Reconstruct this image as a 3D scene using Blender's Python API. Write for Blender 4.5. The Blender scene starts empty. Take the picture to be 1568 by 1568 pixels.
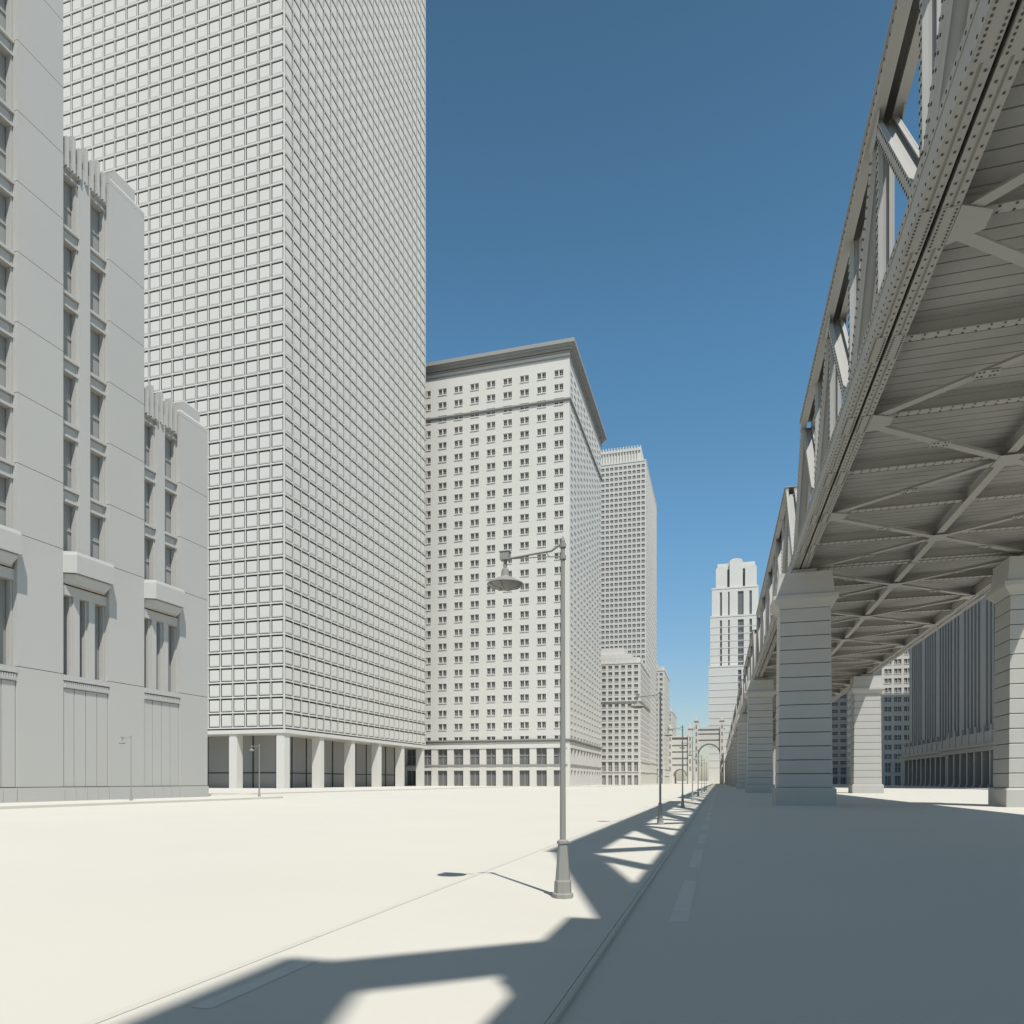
import bpy, math
from mathutils import Vector
S = bpy.context.scene

# ---------------------------------------------------------------- materials
def clay(name, col, rough=0.85, var=0.03, scale=0.15):
    m = bpy.data.materials.new(name); m.use_nodes = True
    nt = m.node_tree; b = nt.nodes['Principled BSDF']
    b.inputs['Roughness'].default_value = rough
    b.inputs['Specular IOR Level'].default_value = 0.2
    tc = nt.nodes.new('ShaderNodeTexCoord')
    n = nt.nodes.new('ShaderNodeTexNoise'); n.inputs['Scale'].default_value = scale
    n.inputs['Detail'].default_value = 6
    r = nt.nodes.new('ShaderNodeMapRange')
    r.inputs['From Min'].default_value = 0.3; r.inputs['From Max'].default_value = 0.7
    r.inputs['To Min'].default_value = 1-var; r.inputs['To Max'].default_value = 1+var
    mx = nt.nodes.new('ShaderNodeVectorMath'); mx.operation = 'SCALE'
    mx.inputs[0].default_value = col
    nt.links.new(tc.outputs['Object'], n.inputs['Vector'])
    nt.links.new(n.outputs['Fac'], r.inputs['Value'])
    nt.links.new(r.outputs['Result'], mx.inputs['Scale'])
    nt.links.new(mx.outputs['Vector'], b.inputs['Base Color'])
    return m
GC=(0.558,0.53,0.47)
M_ground = clay('pale_concrete_ground', GC, var=0.02, scale=0.08)
M_walk   = clay('pale_concrete_walk', GC, var=0.02, scale=0.3)
M_kerb   = clay('kerb_stone', (0.53,0.505,0.45), var=0.02, scale=0.5)
M_paint  = clay('road_paint', (0.62,0.595,0.54), var=0.05, scale=3.0)
M_wall   = clay('white_plaster', (0.59,0.573,0.53), var=0.02, scale=0.05)
M_grey   = clay('grey_plaster', (0.43,0.42,0.395), var=0.025, scale=0.05)
M_gwin   = clay('recessed_window', (0.29,0.285,0.27), rough=0.5, var=0.03, scale=0.1)  # recess shade put into the window grey; trim and fins share it
M_glass  = clay('pale_window', (0.25,0.248,0.24), rough=0.5, var=0.03, scale=0.1)  # darker than the walls: recess shade put into the pane colour
M_dglass = clay('grey_window', (0.15,0.15,0.15), rough=0.4, var=0.05, scale=0.1)  # deeper grey, recess shade painted into the windows; arch rings share it
M_gap    = clay('dark_gap_shade', (0.045,0.045,0.045), rough=0.8)  # near-black: crevice shade put into the colour; lobby frames share it
M_steel  = clay('painted_steel', (0.35,0.34,0.315), rough=0.7, var=0.03, scale=0.4)
M_deck   = clay('deck_plank', (0.31,0.302,0.283), rough=0.8, var=0.04, scale=0.4)
M_dsteel = clay('rivet_steel', (0.08,0.08,0.078), rough=0.7)
M_stone  = clay('pier_stone', (0.43,0.42,0.39), var=0.025, scale=0.3)
M_lamp   = clay('lamp_metal', (0.28,0.273,0.25), rough=0.55)

# ---------------------------------------------------------------- mesh helper
class MB:
    def __init__(s): s.v=[]; s.f=[]
    def box(s,x0,x1,y0,y1,z0,z1):
        if x0>x1:x0,x1=x1,x0
        if y0>y1:y0,y1=y1,y0
        if z0>z1:z0,z1=z1,z0
        n=len(s.v)
        s.v+=[(x0,y0,z0),(x1,y0,z0),(x1,y1,z0),(x0,y1,z0),(x0,y0,z1),(x1,y0,z1),(x1,y1,z1),(x0,y1,z1)]
        s.f+=[(n,n+3,n+2,n+1),(n+4,n+5,n+6,n+7),(n,n+1,n+5,n+4),(n+1,n+2,n+6,n+5),(n+2,n+3,n+7,n+6),(n+3,n,n+4,n+7)]
    def loft(s,rings,cap=True):
        n0=len(s.v); k=len(rings[0])
        for r in rings: s.v+=[tuple(p) for p in r]
        for i in range(len(rings)-1):
            for j in range(k):
                a=n0+i*k+j; b=n0+i*k+(j+1)%k
                s.f.append((a,b,b+k,a+k))
        if cap:
            s.f.append(tuple(n0+j for j in reversed(range(k))))
            s.f.append(tuple(n0+(len(rings)-1)*k+j for j in range(k)))
    def prism(s,pts,z0,z1):
        s.loft([[(x,y,z0) for x,y in pts],[(x,y,z1) for x,y in pts]])
    def yz(s,pts,x0,x1):
        s.loft([[(x0,y,z) for y,z in pts],[(x1,y,z) for y,z in pts]])
    def xz(s,pts,y0,y1):
        s.loft([[(x,y1,z) for x,z in pts],[(x,y0,z) for x,z in pts]])
    def xy_beam(s,p,q,w,z0,z1):
        d=Vector((q[0]-p[0],q[1]-p[1])).normalized(); n=Vector((-d.y,d.x))*w/2
        s.prism([(p[0]-n.x,p[1]-n.y),(q[0]-n.x,q[1]-n.y),(q[0]+n.x,q[1]+n.y),(p[0]+n.x,p[1]+n.y)],z0,z1)
    def yz_beam(s,p,q,w,x0,x1):
        d=Vector((q[0]-p[0],q[1]-p[1])).normalized(); n=Vector((-d.y,d.x))*w/2
        s.yz([(p[0]-n.x,p[1]-n.y),(q[0]-n.x,q[1]-n.y),(q[0]+n.x,q[1]+n.y),(p[0]+n.x,p[1]+n.y)],x0,x1)
    def rev(s,cx,cy,prof,k=16,rot=0):
        s.loft([[(cx+r*math.cos(rot+2*math.pi*j/k),cy+r*math.sin(rot+2*math.pi*j/k),z) for j in range(k)] for r,z in prof])
    def tube(s,pts,r,k=8):
        rings=[]
        for i,p in enumerate(pts):
            p=Vector(p); a=Vector(pts[max(i-1,0)]); b=Vector(pts[min(i+1,len(pts)-1)])
            d=(b-a).normalized(); u=Vector((0,1,0)) if abs(d.y)<.9 else Vector((1,0,0))
            n1=d.cross(u).normalized(); n2=d.cross(n1)
            rr=r[i] if isinstance(r,list) else r
            rings.append([p+n1*rr*math.cos(2*math.pi*j/k)+n2*rr*math.sin(2*math.pi*j/k) for j in range(k)])
        s.loft(rings)
    def mesh(s,name,mat):
        me=bpy.data.meshes.new(name); me.from_pydata(s.v,[],s.f); me.materials.append(mat)
        import bmesh
        bm=bmesh.new(); bm.from_mesh(me); bmesh.ops.recalc_face_normals(bm,faces=bm.faces); bm.to_mesh(me); bm.free()
        return me
def obj(name,me,parent=None,loc=(0,0,0)):
    o=bpy.data.objects.new(name,me); S.collection.objects.link(o); o.location=loc
    if parent: o.parent=parent
    return o
def empty(name):
    o=bpy.data.objects.new(name,None); S.collection.objects.link(o); return o
def fb(mb,kind,P,u0,u1,d0,d1,z0,z1):
    if kind=='F': mb.box(u0,u1,P-d1,P-d0,z0,z1)     # faces -Y
    elif kind=='R': mb.box(P+d0,P+d1,u0,u1,z0,z1)   # faces +X
    elif kind=='L': mb.box(P-d1,P-d0,u0,u1,z0,z1)   # faces -X

# ---------------------------------------------------------------- ground
g=MB(); g.v=[(-7000,-3000,0),(7000,-3000,0),(7000,14000,0),(-7000,14000,0)]; g.f=[(0,1,2,3)]
obj('ground',g.mesh('ground',M_ground))
m=MB()
m.box(-7.24,-2.03,-60,760,-.1,.055)
obj('pavement',m.mesh('pavement',M_walk))
k=MB()
y=-60
while y<300:
    k.box(-7.42,-7.255,y,y+5.98,-.1,.06); k.box(-2.015,-1.93,y,y+5.98,-.1,.06); y+=6
k.box(-7.42,-7.255,300,760,-.1,.06); k.box(-2.015,-1.93,300,760,-.1,.06)
obj('kerb',k.mesh('kerb',M_kerb))
p=MB()
for i in range(0,40):
    y0=15.6+i*10
    n=len(p.v); p.v+=[(-1.0,y0,.005),(-.62,y0,.005),(-.62,y0+6.6,.005),(-1.0,y0+6.6,.005)]; p.f.append((n,n+1,n+2,n+3))
    if i==0:
        n=len(p.v); z=.06; y1=y0-7.8
        p.v+=[(-6.6,y1,z),(-6.3,y1,z),(-6.3,y1+2.6,z),(-6.6,y1+2.6,z)]; p.f.append((n,n+1,n+2,n+3))
obj('road_markings',p.mesh('road_markings',M_paint))
def slab(x0,x1,y0,y1,c=3,h=.3):
    s=MB()
    def ring(x0,x1,y0,y1,c):
        pts=[]
        for cx,cy,a in ((x1-c,y1-c,0),(x0+c,y1-c,90),(x0+c,y0+c,180),(x1-c,y0+c,270)):
            for t in range(0,91,15):
                pts.append((cx+c*math.cos(math.radians(a+t)),cy+c*math.sin(math.radians(a+t))))
        return pts
    s.prism(ring(x0,x1,y0,y1,c),-.1,h-.02)
    s.prism(ring(x0+.35,x1-.35,y0+.35,y1-.35,c-.3),h-.02,h)
    obj('pavement',s.mesh('pavement',M_walk))
slab(-200,-73,-60,111)
slab(-330,-100,135,362)
slab(-330,-60,366,500)
slab(-330,-48,508,740)
slab(90,260,130,500)
slab(88,260,508,960)

# ---------------------------------------------------------------- left art deco building
def deco():
    E=empty('art_deco_building')
    w=MB(); gl=MB(); pr=MB(); gp=MB()
    XF=-85; per=14.2; pw=6.6
    tops=[61.7,88.4]+[150]*5
    yb=104.5
    for i in range(7):
        T=tops[i]; y1=yb-i*per; yp=y1-pw; y0=y1-per    # pier yp..y1 ; bay y0..yp
        gl.box(-125,XF-1.7,y0,y1,0,T-1.2)
        gp.box(XF-1.5,XF-.1,yp+.05,y1-.05,0,T)
        zs=[0,2.2,17.5]+[34.3+8.9*j for j in range(14)]
        zs=[z for z in zs if z<T-3]+[T+1.5]
        for a,b in zip(zs[:-1],zs[1:]):
            w.box(XF-1.75,XF+(.25 if a==0 else 0),yp,y1,a+.04,b-.04)
        w.box(XF-1.6,XF-.8,yp-.25,yp-.06,17.6,T-.5)
        w.box(XF-1.6,XF-.8,y0+.06,y0+.25,17.6,T-.5)
        cy=(yp+y1)/2
        def capr(h,z,dx0,dx1): return [(XF-dx0,cy-h,z),(XF+dx1,cy-h,z),(XF+dx1,cy+h,z),(XF-dx0,cy+h,z)]
        w.loft([capr(3.3,T+1.5,4.6,0),capr(3.3,T+2.1,4.6,0),capr(2.7,T+2.7,4.0,-.4),capr(1.9,T+2.7,3.6,-.45),capr(1.9,T+4.5,3.6,-.45),capr(1.5,T+4.9,3.2,-.8)])
        gp.loft([capr(3.2,T+1.42,4.5,-.05),capr(3.2,T+1.52,4.5,-.05)])
        c=(y0+yp)/2
        w.box(XF-1.65,XF-.35,c-.85,c+.85,34.3,T)
        w.box(XF-1.6,XF-.8,c-1.12,c+1.12,34.3,T-.01)
        z=34.3+8.9
        while z<=T+1:
            w.box(XF-1.66,XF-.85,y0+.3,yp-.3,z-1.7,z-.5)
            w.box(XF-1.66,XF-.45,y0+.03,yp-.03,z-.40,z)
            w.box(XF-1.66,XF-.6,y0+.04,yp-.04,z-2.0,z-1.75)
            gp.box(XF-1.66,XF-.95,y0+.3,yp-.3,z-1.78,z-.38)
            z+=8.9
        z=34.3
        while z<T-4:
            pr.box(XF-1.69,XF-1.55,y0+.28,yp-.28,z+3.3,z+3.42)
            z+=8.9
        nf=7
        for j in range(nf):
            yy=y0+.3+(yp-y0-.6)*(j+.5)/nf
            h=3.2 if j%2 else 2.3
            w.box(XF-1.2,XF-.1,yy-.24,yy+.24,T-1.6,T+h)
            w.box(XF-1.1,XF+.03,yy-.11,yy+.11,T-1.9,T+h-.6)
        w.box(XF-1.63,XF-.5,y0,yp,T-1.8,T+.1)
        w.box(XF-2.3,XF-1.64,y0,yp,T-1.8,T+.4)
        def bal(e,o): return [(XF-.5,y0-.1-e),(XF+o,y0-.1-e+1.0),(XF+o,yp+.1+e-1.0),(XF-.5,yp+.1+e)]
        q=lambda P,z:[(x,y,z) for x,y in P]
        w.loft([q(bal(-.5,.8),29.9),q(bal(-.1,1.2),30.7),q(bal(.0,1.3),30.9),q(bal(.0,1.3),31.1)])
        w.loft([q(bal(.2,1.6),31.2),q(bal(.2,1.6),33.6),q(bal(.1,1.45),34.1)])
        gp.loft([q(bal(-.05,1.2),31.08),q(bal(-.05,1.2),31.22)])
        for f in (1/3,2/3):
            yy=y0+(yp-y0)*f
            w.box(XF-1.66,XF-.5,yy-.5,yy+.5,17.5,29.6)
            w.box(XF-1.67,XF-.9,yy-.75,yy+.75,17.5,29.55)
        w.box(XF-1.65,XF-.4,y0+.01,yp-.03,28.4,29.7)
        w.box(XF-1.65,XF+.12,y0+.04,yp-.04,16.65,17.4)
        w.box(XF-1.65,XF-.05,y0+.04,yp-.04,15.65,16.55)
        for j in range(22):
            yy=y0+.2+(yp-y0-.4)*(j+.5)/22
            w.box(XF-.1,XF+.04,yy-.09,yy+.09,15.75,16.5)
        nP=4
        for j in range(nP):
            a=y0+.05+(yp-y0-.1)*j/nP; b=y0+.05+(yp-y0-.1)*(j+1)/nP
            w.box(XF-1.65,XF-.25,a+.06,b-.06,2.25,15.58)
            w.box(XF-1.65,XF+.1,a+.03,b-.03,0,2.15)
        gp.box(XF-1.65,XF-.45,y0+.02,yp-.04,0,17)
    obj('walls',w.mesh('walls',M_grey),E); obj('windows',gl.mesh('windows',M_gwin),E); obj('window_rails',pr.mesh('window_rails',M_grey),E); obj('joints',gp.mesh('joints',M_gap),E)
deco()

# ---------------------------------------------------------------- big office tower
def tower():
    E=empty('office_skyscraper')
    X1=-151.6; X0=X1-124.8; Y0=227; Y1=357; zb=22.7; fh=5.65; nf=72; H=zb+fh*nf
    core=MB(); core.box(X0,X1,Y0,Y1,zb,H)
    w=MB(); fr=MB()
    def face(kind,P,a,b,n):
        bw=(b-a)/n
        g=.62 if kind=='F' else .80
        for j in range(nf+1):
            z=zb+j*fh
            fb(w,kind,P,a-.3,b+.3,.01,.42,z-.25,z+.25)
            if j<nf:
                for i in range(n):
                    u=a+bw*i
                    fb(fr,kind,P,u+g,u+bw-g,.004,.16,z+.62,z+fh-.85)
                    fb(fr,kind,P,u+g+.3,u+bw-g-.3,.16,.22,z+.9,z+1.7)
        for i in range(n+1):
            u=a+bw*i
            fb(w,kind,P,u-.17,u+.17,.015,.32,zb,H)
    face('F',Y0,X0,X1,23); face('R',X1,Y0,Y1,24)
    w.box(X1+.02,X1+.47,Y0-.47,Y0-.02,zb-.7,H)
    w.box(X0-.5,X1+.9,Y0-.9,Y1+.5,zb-2.2,zb-.8)
    w.box(X0,X1,Y0,Y1,H,H+6)
    for i in range(7):
        sx,sy=(X1-1.4-i*20.2,Y0+1.6)
        w.box(sx-1.7,sx+1.7,sy-1.9,sy+1.5,0,zb-2.2); w.box(sx-1.3,sx+1.3,sy-2.05,sy-1.9,0,zb-2.2)
    for i in range(1,6):
        yy=Y0+i*25.4
        w.box(X1-3.2,X1+.2,yy-1.7,yy+1.7,0,zb-2.2); w.box(X1+.2,X1+.35,yy-1.3,yy+1.3,0,zb-2.2)
    lob=MB(); lob.box(X0+10,X1-11,Y0+11,Y1-11,.3,zb-2.2)
    lf=MB()
    y=Y0+11
    while y<Y1-11: lf.box(X1-11.05,X1-10.7,y,y+.35,.3,zb-2.2); y+=10.4
    x=X0+10
    while x<X1-11: lf.box(x,x+.35,Y0+10.7,Y0+11.05,.3,zb-2.2); x+=10.4
    for z in (6,): lf.box(X0+10,X1-10.75,Y0+10.75,Y1-11,z,z+.35)
    obj('core',core.mesh('core',M_gap),E); obj('facade_grid',w.mesh('facade_grid',M_wall),E)  # near-black core paints the shade between the panels
    obj('window_panels',fr.mesh('window_panels',M_wall),E); obj('lobby_glass',lob.mesh('lobby',M_gwin),E); obj('lobby_frames',lf.mesh('lobby_frames',M_gap),E)
tower()

# ---------------------------------------------------------------- punched-window buildings
def punched(name,X0,X1,Y0,Y1,H,zb,pitch,bay,side='R',pair=True,wh=.5,ww=.27,cornice=8,belts=(),glass=None,dep=.8,crown=None,sillw=.3,wall=None):
    E=empty(name); core=MB(); w=MB(); t=MB(); sl=MB()
    core.box(X0,X1,Y0,Y1,0,H-.3)
    rows=[]; z=zb
    while z+pitch<=H-cornice+.5: rows.append(z); z+=pitch
    ztop=z
    def face(kind,P,a,b):
        n=max(1,round((b-a)/bay)); bw=(b-a)/n
        prev=zb-.001
        for r in rows:
            s=r+pitch*(.5-wh/2); e=r+pitch*(.5+wh/2)
            fb(w,kind,P,a+.01,b-.01,.0,dep-.004,prev,s); prev=e
            fb(sl,kind,P,a+.02,b-.02,.0,.22,(s+e)/2-.1,(s+e)/2+.12)
        fb(w,kind,P,a+.01,b-.01,.0,dep-.004,prev,H-.01)
        edges=[]
        for i in range(n):
            c=a+bw*(i+.5)
            if pair:
                g=bw*.03; edges+= [(c-g-bw*ww,c-g),(c+g,c+g+bw*ww)]
            else: edges.append((c-bw*ww,c+bw*ww))
        pu=a
        for (s,e) in edges:
            fb(w,kind,P,pu,s,.0,dep,zb,H-.02); pu=e
            fb(sl,kind,P,(s+e)/2-.08,(s+e)/2+.08,.0,.2,zb,ztop)
        fb(w,kind,P,pu,b,.0,dep,zb,H-.02)
        if sillw>0:
            for r in rows:
                s=r+pitch*(.5-wh/2); e=r+pitch*(.5+wh/2)
                for i in range(n):
                    c=a+bw*(i+.5); h=bw*(ww+(.05 if pair else .02))
                    fb(sl,kind,P,c-h,c+h,dep-.1,dep+sillw,s-.45,s+.003)
                    fb(sl,kind,P,c-h,c+h,dep-.1,dep+sillw*.5,e,e+.4)
        fb(w,kind,P,a+.03,b-.03,0,dep+.5,zb-1.2,zb)
        for i in range(n+1):
            u=a+bw*i
            fb(w,kind,P,max(a+.02,u-bw*.2),min(b-.02,u+bw*.2),0,dep+.2,0,zb-1.2)
            if i<n: fb(t,kind,P,u+bw*.48,u+bw*.52,0,.3,0,zb-1.2)
        if zb>14:
            fb(w,kind,P,a+.03,b-.03,0,dep+.1,zb*.40,zb*.52)
            fb(t,kind,P,a+.03,b-.03,0,dep+.6,zb*.52,zb*.55)
            fb(t,kind,P,a+.03,b-.03,0,.3,zb*.75,zb*.77)
    face('F',Y0,X0,X1)
    if side=='R':
        face('R',X1,Y0,Y1); w.box(X1-.2,X1+dep+.03,Y0-dep-.03,Y0+.2,0,H-.03)
    else:
        face('L',X0,Y0,Y1); w.box(X0-dep-.03,X0+.2,Y0-dep-.03,Y0+.2,0,H-.03)
    def ringbox(o,z0,z1): t.box(X0-o,X1+o,Y0-o,Y1+o,z0,z1)
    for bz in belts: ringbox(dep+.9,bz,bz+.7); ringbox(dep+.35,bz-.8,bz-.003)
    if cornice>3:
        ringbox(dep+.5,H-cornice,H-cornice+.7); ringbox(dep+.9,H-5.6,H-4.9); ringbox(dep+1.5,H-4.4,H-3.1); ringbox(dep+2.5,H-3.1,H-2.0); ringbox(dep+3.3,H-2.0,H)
    else: ringbox(dep+.3,H,H+1)
    if crown: crown(w,t,X0,X1,Y0,Y1,H)
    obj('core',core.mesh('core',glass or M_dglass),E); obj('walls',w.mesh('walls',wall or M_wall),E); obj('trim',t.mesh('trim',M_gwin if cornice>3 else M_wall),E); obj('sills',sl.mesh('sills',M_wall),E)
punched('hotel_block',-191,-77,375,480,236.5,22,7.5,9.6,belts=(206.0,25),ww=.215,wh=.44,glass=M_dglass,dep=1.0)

def crownB3(w,t,X0,X1,Y0,Y1,H):
    w.box(X0+4,X1-5,Y0+4,Y1-6,H,H+14)
    x=X0+4
    while x<X1-6: t.box(x,x+.9,Y0+3.2,Y0+4,H+1,H+15.5); x+=2.4
    y=Y0+4
    while y<Y1-8: t.box(X1-5,X1-4.2,y,y+.9,H+1,H+15.5); y+=2.4
    w.box(X0+4,X1-5+.5,Y0+3,Y1-6,H+11.2,H+12.5)
punched('slab_skyscraper',-110,-58,600,705,268,20,4.4,3.6,pair=False,ww=.36,wh=.62,cornice=0,sillw=0,glass=M_glass,dep=.6,crown=crownB3)
def crownMer(w,t,X0,X1,Y0,Y1,H):
    for i in range(6):
        x=X0+(X1-X0)*(i+.1)/6; w.box(x,x+(X1-X0)*.11,Y0-.6,Y0+3,H,H+4.5)
    for i in range(5):
        y=Y0+(Y1-Y0)*(i+.1)/5; w.box(X1-3,X1+.6,y,y+8,H,H+4.5)
    w.box(X0+5,X1-6,Y0+5,Y1-5,H,H+8)
    w.box(X0+10,X1-12,Y0+8,Y1-9,H+8,H+13)
punched('stepped_office_block',-100,-54,515,585,87,18,4.6,4.4,pair=False,ww=.3,wh=.5,cornice=0,sillw=.2,crown=crownMer,belts=(60,),glass=M_glass)
punched('brick_office_block',-86,-52,722,800,112,16,5,5,pair=False,ww=.28,cornice=0,sillw=.0,crown=crownMer,glass=M_glass)
punched('apartment_block',-80,-50,815,900,80,14,5,5,pair=False,ww=.28,cornice=0,sillw=.0,crown=crownMer,glass=M_glass)
punched('grid_office_building',104,168,520,650,190,16,6.2,6,side='L',pair=True,ww=.33,wh=.5,cornice=0,sillw=.2,glass=M_glass)
punched('grid_office_building',96,150,690,900,120,16,6.5,7,side='L',pair=True,ww=.3,wh=.5,cornice=0,sillw=.2,glass=M_dglass,wall=M_grey)

def finned(name,X0,X1,Y0,Y1,H):
    E=empty(name); core=MB(); w=MB()
    core.box(X0,X1,Y0,Y1,0,H)
    y=Y0; i=0
    while y<Y1-1:
        wd=6.5 if i%5==0 else 1.6
        w.box(X0-1.4,X0-.0,y,min(Y1,y+wd),16,H+2); w.box(X0-.6,X0,y+wd,y+wd+2.2,16,H); 
        y+=wd+2.9; i+=1
    z=24
    while z<H: w.box(X0-.35,X0,Y0,Y1,z,z+1.8); z+=5.5
    x=X0
    while x<X1: w.box(x,x+2,Y0-1.4,Y0,16,H+2); x+=5
    w.box(X0-6,X0,Y0,Y1,15,18.5); w.box(X0-6.8,X0,Y0-.8,Y1+.8,17,17.8); w.box(X0-5,X0,Y0+2,Y1-2,18.5,23)
    y=Y0
    while y<Y1: w.box(X0-5.6,X0-3.6,y,y+2,0,15); w.box(X0-6,X0-3.2,y-.3,y+2.3,0,1.4); w.box(X0-5.2,X0-4,y+.2,y+1.8,18.5,25.5); y+=9
    obj('core',core.mesh('core',M_gap),E); obj('fins',w.mesh('fins',M_gwin),E)
finned('finned_office_tower',108,170,285,383,165)
finned('finned_office_tower',112,170,392,482,140)

# far art deco tower
def fartower():
    E=empty('art_deco_skyscraper'); w=MB(); c=MB()
    Y=960
    def blk(x0,x1,d,z0,z1,y=Y,slots=()):
        c.box(x0+.5,x1-.5,y+1.5,y+d-.5,z0,z1-1)
        pu=x0
        for s,e in slots:
            w.box(pu,s,y,y+3,z0,z1-6.1); pu=e
        w.box(pu,x1,y,y+3,z0,z1-6.1); w.box(x0+.01,x1-.01,y+.1,y+3,z1-6,z1-2.1)
        w.box(x0,x0+3,y+3.05,y+d,z0,z1-2.1); w.box(x1-3,x1,y+3.05,y+d,z0,z1-2.1)
        w.box(x0-.3,x1+.3,y-.3,y+d,z1-2,z1)
    blk(-12,54,70,0,150,Y-10,((24,28),(38,42)))
    blk(-10,50,60,150,215,Y-4,((2,4.5),(12,14),(24,31),(38,41)))
    blk(-8,49,55,215,252,Y,((2,4.5),(12,14),(24,31),(38,41)))
    c.box(0,44,Y+6,Y+40,252,280)
    for a,b,h in ((-3,11,280),(14,30,289),(33,47,280)):
        w.box(a,b,Y+2,Y+42,252,h-4)
        m_=(a+b)/2; r=(b-a)/2
        w.xz([(a,h-3.95),(b,h-3.95)]+[(m_+r*math.cos(math.pi*j/8),h-3.95+4*math.sin(math.pi*j/8)) for j in range(1,8)],Y+2,Y+42)
    w.box(-1,45,Y+5,Y+42,276,284)
    for z in range(20,250,9):
        if z<140: w.box(-12.5,54.5,Y-10.3,Y-10.05,z,z+.8)
        elif 152<z<206: w.box(-10.5,50.5,Y-4.3,Y-4.05,z,z+.8)
    obj('walls',w.mesh('walls',M_wall),E); obj('window_slots',c.mesh('window_slots',M_dglass),E)
fartower()

def archgate(name,x0,x1,Y,d,H,ar,az,tw=None):
    E=empty(name); w=MB(); t=MB(); k=MB()
    cx=(x0+x1)/2
    N=14
    L=[(x0,0),(cx-ar,0),(cx-ar,az)]+[(cx-ar*math.cos(math.pi/2*i/N),az+ar*math.sin(math.pi/2*i/N)) for i in range(1,N+1)]+[(cx,H),(x0,H)]
    w.xz(L,Y,Y+d)
    R=[(2*cx-x,z) for x,z in L][::-1]; w.xz(R,Y,Y+d)
    for z in range(int(az+ar+5),int(H),7): k.box(x0+tw,x1-tw,Y-.3,Y-.01,z,z+1)
    t.box(x0-1,x1+1,Y-1,Y+d+1,H+.01,H+2)
    if tw:
        for a in (x0,x1-tw):
            t.box(a-.03,a+tw,Y-2,Y+d+2,0,H+9); t.box(a-.8,a+tw+.8,Y-2.8,Y+d+2.8,H+9,H+11); t.box(a+1.0,a+tw-1.0,Y,Y+d,H+11,H+15)
            z=14
            while z<H+4: k.box(a+tw*.35,a+tw*.65,Y-2.1,Y-1.95,z,z+4.5); z+=8
    for i in range(2*N):
        a=math.pi*i/(2*N); b=math.pi*(i+1)/(2*N)
        k.xz([(cx+(ar+.05)*math.cos(a),az+(ar+.05)*math.sin(a)),(cx+(ar+1.0)*math.cos(a),az+(ar+1.0)*math.sin(a)),(cx+(ar+1.0)*math.cos(b),az+(ar+1.0)*math.sin(b)),(cx+(ar+.05)*math.cos(b),az+(ar+.05)*math.sin(b))],Y-.4,Y-.01)
    obj('walls',w.mesh('walls',M_wall),E); obj('trim',t.mesh('trim',M_wall),E); obj('windows',k.mesh('windows',M_dglass),E)
archgate('arched_gatehouse',-52,-27,790,14,50,6,9,4)
archgate('arched_gatehouse',-26,6,840,16,62,11.5,33,4)

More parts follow.
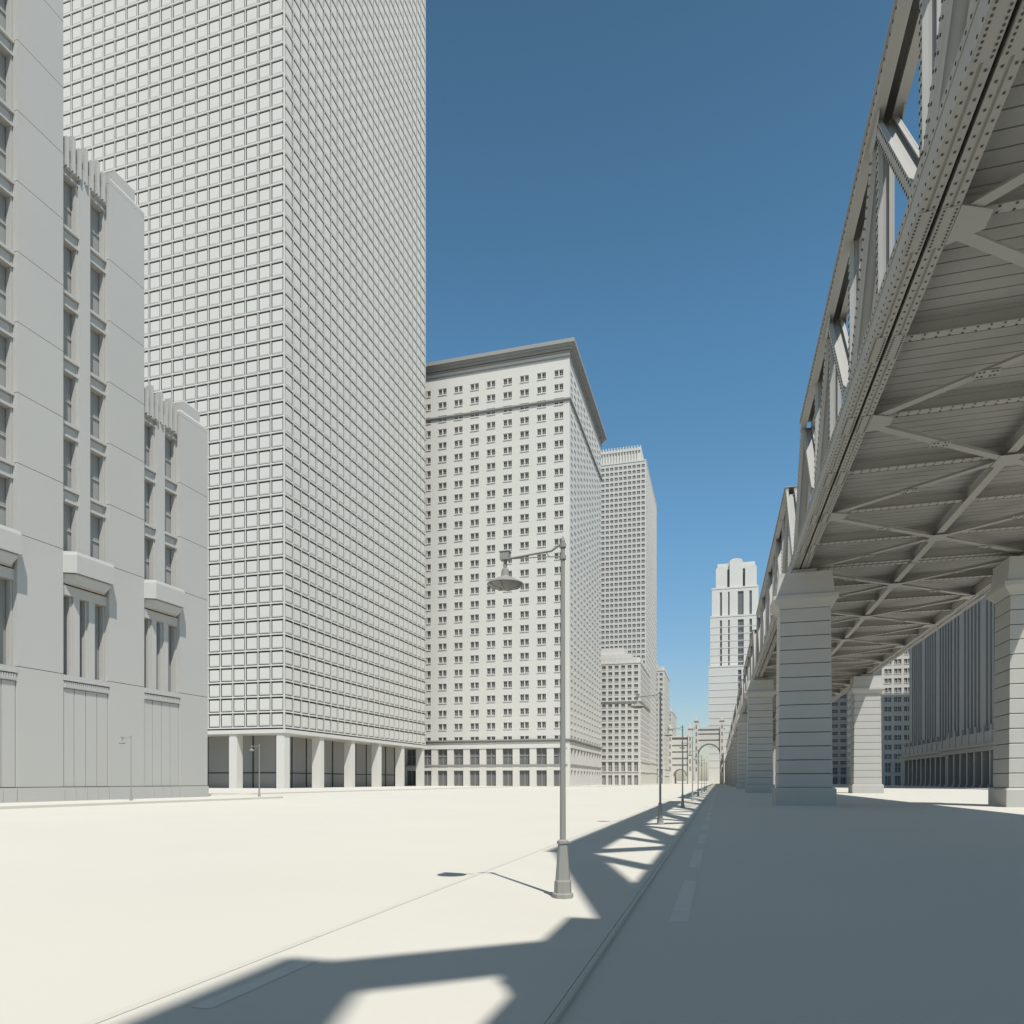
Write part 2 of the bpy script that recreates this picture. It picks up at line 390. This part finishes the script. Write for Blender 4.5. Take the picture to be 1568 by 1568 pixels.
# ---------------------------------------------------------------- bridge
P=98.0; n_p=5; pl=P/n_p; ZB=29.4; ZT=44.0; OFF=-.7
BE=empty('elevated_truss_bridge')
def truss(mb,rv,xo,sg):
    X=lambda a: xo+sg*a
    def bx(a,b,y0,y1,z0,z1): mb.box(X(a),X(b),y0,y1,z0,z1)
    for a,b in ((.05,.75),(1.05,1.75)):
        bx(a,b,.1,P-.1,ZB+.06,ZB+1.7)
        bx(a-.05,a+.28,.1,P-.1,ZB,ZB+.055); bx(b-.28,b+.05,.1,P-.1,ZB,ZB+.055)
    bx(0,.045,.1,P-.1,ZB+.058,ZB+.4); bx(0,.045,.1,P-.1,ZB+1.4,ZB+1.75)
    bx(.0,1.8,.1,P-.1,ZB+1.76,ZB+1.85)
    rv.box(X(.74),X(1.06),.2,P-.2,ZB+.9,ZB+.95)
    a0=pl/2; a1=P-pl/2
    for a,b in ((.15,.55),(1.25,1.65)):
        bx(a,b,a0-.4,a1+.4,ZT-1.0,ZT); bx(a-.1,b+.1,a0-.5,a1+.5,ZT-1.09,ZT-1.005)
    bx(.0,1.8,a0-.5,a1+.5,ZT+.004,ZT+.1)
    y=a0
    while y<a1:
        for z in (ZT-.85,ZT-.12): rv.box(X(.10),X(.149),y-.05,y+.05,z-.05,z+.05)
        y+=.7
    def member(p,q,w,xa=.3,xb=1.5):
        d=Vector((q[0]-p[0],q[1]-p[1])); L=d.length; d.normalize(); n=Vector((-d.y,d.x))
        mb.yz_beam(p,q,w,X(xa),X(xa+.09)); mb.yz_beam(p,q,w,X(xb-.09),X(xb))
        for s in (-1,1):
            o=n*s*(w/2-.06)
            mb.yz_beam((p[0]+o.x,p[1]+o.y),(q[0]+o.x,q[1]+o.y),.10,X(xa+.093),X(xa+.28)); mb.yz_beam((p[0]+o.x,p[1]+o.y),(q[0]+o.x,q[1]+o.y),.10,X(xb-.28),X(xb-.093))
        mb.yz_beam(p,q,.10,X(xa+.093),X(xb-.093))
        t=1.2
        while t<L-1:
            for s in (-1,1):
                c=Vector(p)+d*t+n*s*(w/2-.12)
                rv.box(X(xa-.05),X(xa-.002),c.x-.05,c.x+.05,c.y-.05,c.y+.05); rv.box(X(xb-.14),X(xb-.092),c.x-.05,c.x+.05,c.y-.05,c.y+.05)
            t+=.55
    zb=ZB+1.3; zt=ZT-.9
    for i in range(n_p):
        y0=i*pl; yc=y0+pl/2; y1=y0+pl
        member((y0+(.4 if i==0 else 0),zb),(yc,zt),.75 if i else 1.1,.2 if i==0 else .3,1.6 if i==0 else 1.5)
        member((yc,zt),(y1-(.4 if i==n_p-1 else 0),zb),.75 if i<n_p-1 else 1.1,.2 if i==n_p-1 else .3,1.6 if i==n_p-1 else 1.5)
        if i<n_p-1: member((yc,zb),(yc,zt),.5,.45,1.35)
        if i>0: member((y0,zb),(y0,zt),.5,.45,1.35)
        for xa,xb in ((.20,.245),(1.555,1.60)):
            if 0<i<n_p-1: mb.yz([(yc-1.5,ZT-.8),(yc-1.5,ZT-1.3),(yc-.7,ZT-2.1),(yc+.7,ZT-2.1),(yc+1.5,ZT-1.3),(yc+1.5,ZT-.8)],X(xa+.05),X(xb+.05-.0))
            if i>0: mb.yz([(y0-1.8,ZB+1.2),(y0-1.8,ZB+2.1),(y0-.9,ZB+2.8),(y0+.9,ZB+2.8),(y0+1.8,ZB+2.1),(y0+1.8,ZB+1.2)],X(xa),X(xb))
        for yy in (yc,)+((y0,) if i else ()):
            for a,b in ((.02,.78),(1.02,1.78)):
                bx(a,b,yy-1.3,yy+1.3,ZB-.045,ZB-.003)
                for dy in [-1.15+.23*j for j in range(11)]:
                    for c in (a+.12,b-.12): rv.box(X(c-.04),X(c+.04),yy+dy-.04,yy+dy+.04,ZB-.08,ZB-.046)
    y=.5
    while y<P-.5:
        for c in (.17,.63,1.17,1.63): rv.box(X(c-.045),X(c+.045),y-.045,y+.045,ZB-.035,ZB-.001)
        for z in (ZB+.22,ZB+1.57): rv.box(X(-.035),X(-.001),y-.045,y+.045,z-.045,z+.045)
        y+=.6
def span():
    mb=MB(); rv=MB()
    truss(mb,rv,8.9,1); truss(mb,rv,36.8,-1)
    dk=MB(); ct=MB()
    dk.box(10.72,34.98,.05,P-.05,ZB+1.55,ZB+2.1)
    ct.box(10.72,34.98,.06,P-.06,ZB+1.45,ZB+1.549)
    y=.1
    while y<P-.9:
        dk.box(10.72,34.98,y,y+.93,ZB+1.33,ZB+1.449); y+=1.02
    for i in range(2*n_p+1):
        y=min(max(i*pl/2,.5),P-.5); 
        mb.box(10.7,35.0,y-.06,y+.06,ZB+.45,ZB+1.21); mb.box(10.7,35.0,y-.30,y+.30,ZB+.38,ZB+.449); mb.box(10.7,35,y-.28,y+.28,ZB+1.22,ZB+1.329)
        x=11.2
        while x<34.8:
            for s in (-.2,.2): rv.box(x-.05,x+.05,y+s-.05,y+s+.05,ZB+.34,ZB+.379)
            x+=.7
    mb.box(22.75,22.95,.2,P-.2,ZB+.25,ZB+1.1); mb.box(22.5,23.2,.2,P-.2,ZB+.18,ZB+.24)
    for i in range(n_p):
        y0=i*pl; y1=y0+pl; yc=(y0+y1)/2
        for xa in (10.6,35.1):
            for k,(pa,pb) in enumerate((((xa,y0+.3),(22.85,yc)),((xa,y1-.3),(22.85,yc)))):
                dz=.05*k
                mb.xy_beam(pa,pb,.62,ZB+.02+dz,ZB+.06+dz)
                mb.xy_beam(pa,pb,.10,ZB+.12,ZB+.44-dz)
                xm=(pa[0]+pb[0])/2; ym=(pa[1]+pb[1])/2
                mb.box(xm-.7,xm+.7,ym-.42,ym+.42,ZB-.03,ZB+.015)
                for a in (-.5,-.25,.25,.5):
                    for b in (-.26,.26): rv.box(xm+a-.06,xm+a+.06,ym+b-.06,ym+b+.06,ZB-.07,ZB-.031)
        mb.box(22.0,23.7,yc-1.1,yc+1.1,ZB-.02,ZB+.012)
    for i in range(n_p+1):
        y=i*pl
        for xa,s in ((10.72,1),(34.98,-1)):
            a=max(y-1.3,.12); b=min(y+1.3,P-.12)
            pts=[(xa,a),(xa+s*1.5,max(y-.6,.12)),(xa+s*1.5,min(y+.6,P-.12)),(xa,b)]
            if s<0: pts=pts[::-1]
            mb.prism(pts,ZB-.03,ZB+.012)
    return mb.mesh('truss_steel',M_steel), rv.mesh('rivets',M_dsteel), dk.mesh('deck',M_deck), ct.mesh('deck_joints',M_dsteel)
ms,mr,md,mc=span()
for i in range(-2,9):
    y=i*P+OFF
    obj('truss_span',ms,BE,(0,y,0)); obj('deck_planks',md,BE,(0,y,0)); obj('deck_joints',mc,BE,(0,y,0))
    if i<4: obj('rivets',mr,BE,(0,y,0))
def pier():
    b=MB(); g=MB()
    def rect(hx,hy,z): return [(-hx,-hy,z),(hx,-hy,z),(hx,hy,z),(-hx,hy,z)]
    b.loft([rect(3.5,2.9,0),rect(3.5,2.9,2.0),rect(3.3,2.7,2.2)])
    N=13; z0=2.2; z1=24.4
    for i in range(N):
        a=z0+(z1-z0)*i/N; c=z0+(z1-z0)*(i+1)/N; hx=3.12-.2*i/N; hy=2.5-.15*i/N
        b.loft([rect(hx-.05,hy-.05,a+.04),rect(hx,hy,a+.10),rect(hx,hy,c-.10),rect(hx-.05,hy-.05,c-.04)])
        g.loft([rect(hx-.12,hy-.12,a-.045),rect(hx-.12,hy-.12,a+.045)])
    b.loft([rect(2.95,2.35,24.4),rect(3.15,2.5,24.7),rect(3.7,3.1,25.3),rect(3.75,3.15,25.4),rect(3.75,3.15,25.9),rect(3.35,2.8,26.0),rect(3.1,2.6,28.2),rect(3.1,2.6,28.75)])
    b.box(-1.4,1.4,-1.9,-.5,28.75,29.3); b.box(-1.4,1.4,.5,1.9,28.75,29.3)
    return b.mesh('stone_pier',M_stone), g.mesh('pier_joints',M_gap)
mp,mg=pier()
for i in range(-1,10):
    for x in (10.3,35.2): obj('stone_pier',mp,BE,(x,i*P+OFF,0)); obj('pier_joints',mg,BE,(x,i*P+OFF,0))

# ---------------------------------------------------------------- street lamps
def lamp():
    b=MB(); H=9.0
    b.rev(0,0,[(.27,0),(.27,.10),(.225,.13),(.215,.42),(.19,.46),(.125,1.35),(.15,1.37),(.15,1.43),(.085,1.47)],8,math.pi/8)
    b.rev(0,0,[(.078,1.46),(.055,8.3),(.055,H)],12)
    for z in (8.55,8.85): b.rev(0,0,[(.085,z),(.085,z+.10)],12)
    b.rev(0,0,[(.06,H),(.045,H+.08),(.012,H+.14)],12)
    b.tube([(0,0,8.93),(-.12,0,8.90),(-.3,0,8.79),(-.7,0,8.76),(-1.42,0,8.69)],[.03,.03,.03,.028,.028])
    b.tube([(0,0,8.62),(-.5,0,8.66),(-1.3,0,8.68)],[.016,.016,.016],6)
    b.tube([(-.35,0,8.66),(-.45,0,8.78)],.014,6)
    b.box(-1.64,-1.40,-.10,.10,8.66,8.86); b.box(-1.66,-1.38,-.115,.115,8.862,8.88)
    cx=-1.52
    b.rev(cx,0,[(.05,8.42),(.045,8.66)],10)
    b.rev(cx,0,[(.07,8.44),(.09,8.42),(.11,8.25),(.14,8.2)],16)
    b.rev(cx,0,[(.13,8.215),(.22,8.19),(.47,8.055),(.475,8.03),(.45,8.03),(.20,8.13),(.12,8.15)],24)
    b.rev(cx,0,[(.44,8.028),(.34,7.965),(.18,7.92),(.05,7.91)],24)
    for j in range(8):
        a=2*math.pi*j/8; b.tube([(cx+.45*math.cos(a),.45*math.sin(a),8.02),(cx+.34*math.cos(a),.34*math.sin(a),7.955),(cx+.1*math.cos(a),.1*math.sin(a),7.905)],.012,4)
    return b.mesh('street_lamp',M_lamp)
ml=lamp()
for i in range(-1,8): obj('street_lamp',ml,None,(-3.78,17.75+i*31.6,.055))
for x,y in ((-78.5,81),(-76.4,107),(-78.5,50)): obj('street_lamp',ml,None,(x,y,.3))
for x,y in ((93,150),(93,190),(93,232),(93,275)): obj('street_lamp',ml,None,(x,y,.3))

# ---------------------------------------------------------------- light, sky, camera
v=Vector((-.36,.465,-1)).normalized()
L=bpy.data.lights.new('sun','SUN'); L.energy=5.0; L.angle=math.radians(.5); L.color=(1,.968,.91)
so=bpy.data.objects.new('sun',L); S.collection.objects.link(so); so.rotation_euler=v.to_track_quat('-Z','Y').to_euler(); so.location=(40,-60,120)
W=bpy.data.worlds.new('World'); S.world=W; W.use_nodes=True
nt=W.node_tree; bg=nt.nodes['Background']
sk=nt.nodes.new('ShaderNodeTexSky'); sk.sky_type='NISHITA'; sk.sun_disc=False
sk.sun_elevation=math.asin(-v.z); sk.sun_rotation=math.radians(142.3)
sk.air_density=1.0; sk.dust_density=.6; sk.ozone_density=1.0
tc=nt.nodes.new('ShaderNodeTexCoord'); sp=nt.nodes.new('ShaderNodeSeparateXYZ'); rp=nt.nodes.new('ShaderNodeValToRGB')
nt.links.new(tc.outputs['Generated'],sp.inputs[0]); nt.links.new(sp.outputs['Z'],rp.inputs['Fac'])
cr=rp.color_ramp
stops=((0.0,(.98,.95,.98)),(.12,(.98,1.12,1.16)),(.3,(.95,1.40,1.46)),(.5,(.88,1.40,1.46)),(.72,(.72,1.10,1.08)),(.9,(.55,.66,.62)))
cr.elements[0].position=0; cr.elements[1].position=.9
for p_,c_ in stops[1:-1]: cr.elements.new(p_)
for e,(p_,c_) in zip(cr.elements,stops): e.position=p_; e.color=(*c_,1)
hs=nt.nodes.new('ShaderNodeMix'); hs.data_type='RGBA'; hs.blend_type='MULTIPLY'; hs.inputs['Factor'].default_value=1
nt.links.new(sk.outputs[0],hs.inputs['A']); nt.links.new(rp.outputs['Color'],hs.inputs['B']); nt.links.new(hs.outputs['Result'],bg.inputs[0]); bg.inputs[1].default_value=.095
C=bpy.data.cameras.new('camera'); co=bpy.data.objects.new('camera',C); S.collection.objects.link(co)
co.location=(0,0,3); co.rotation_euler=(math.radians(90),0,math.radians(16.08))
C.sensor_width=36; C.lens=36*1096/1568; C.shift_y=(1196-784)/1568; C.clip_end=20000; C.clip_start=.1
S.camera=co
S.view_settings.view_transform='Standard'; S.view_settings.look='None'; S.view_settings.exposure=0
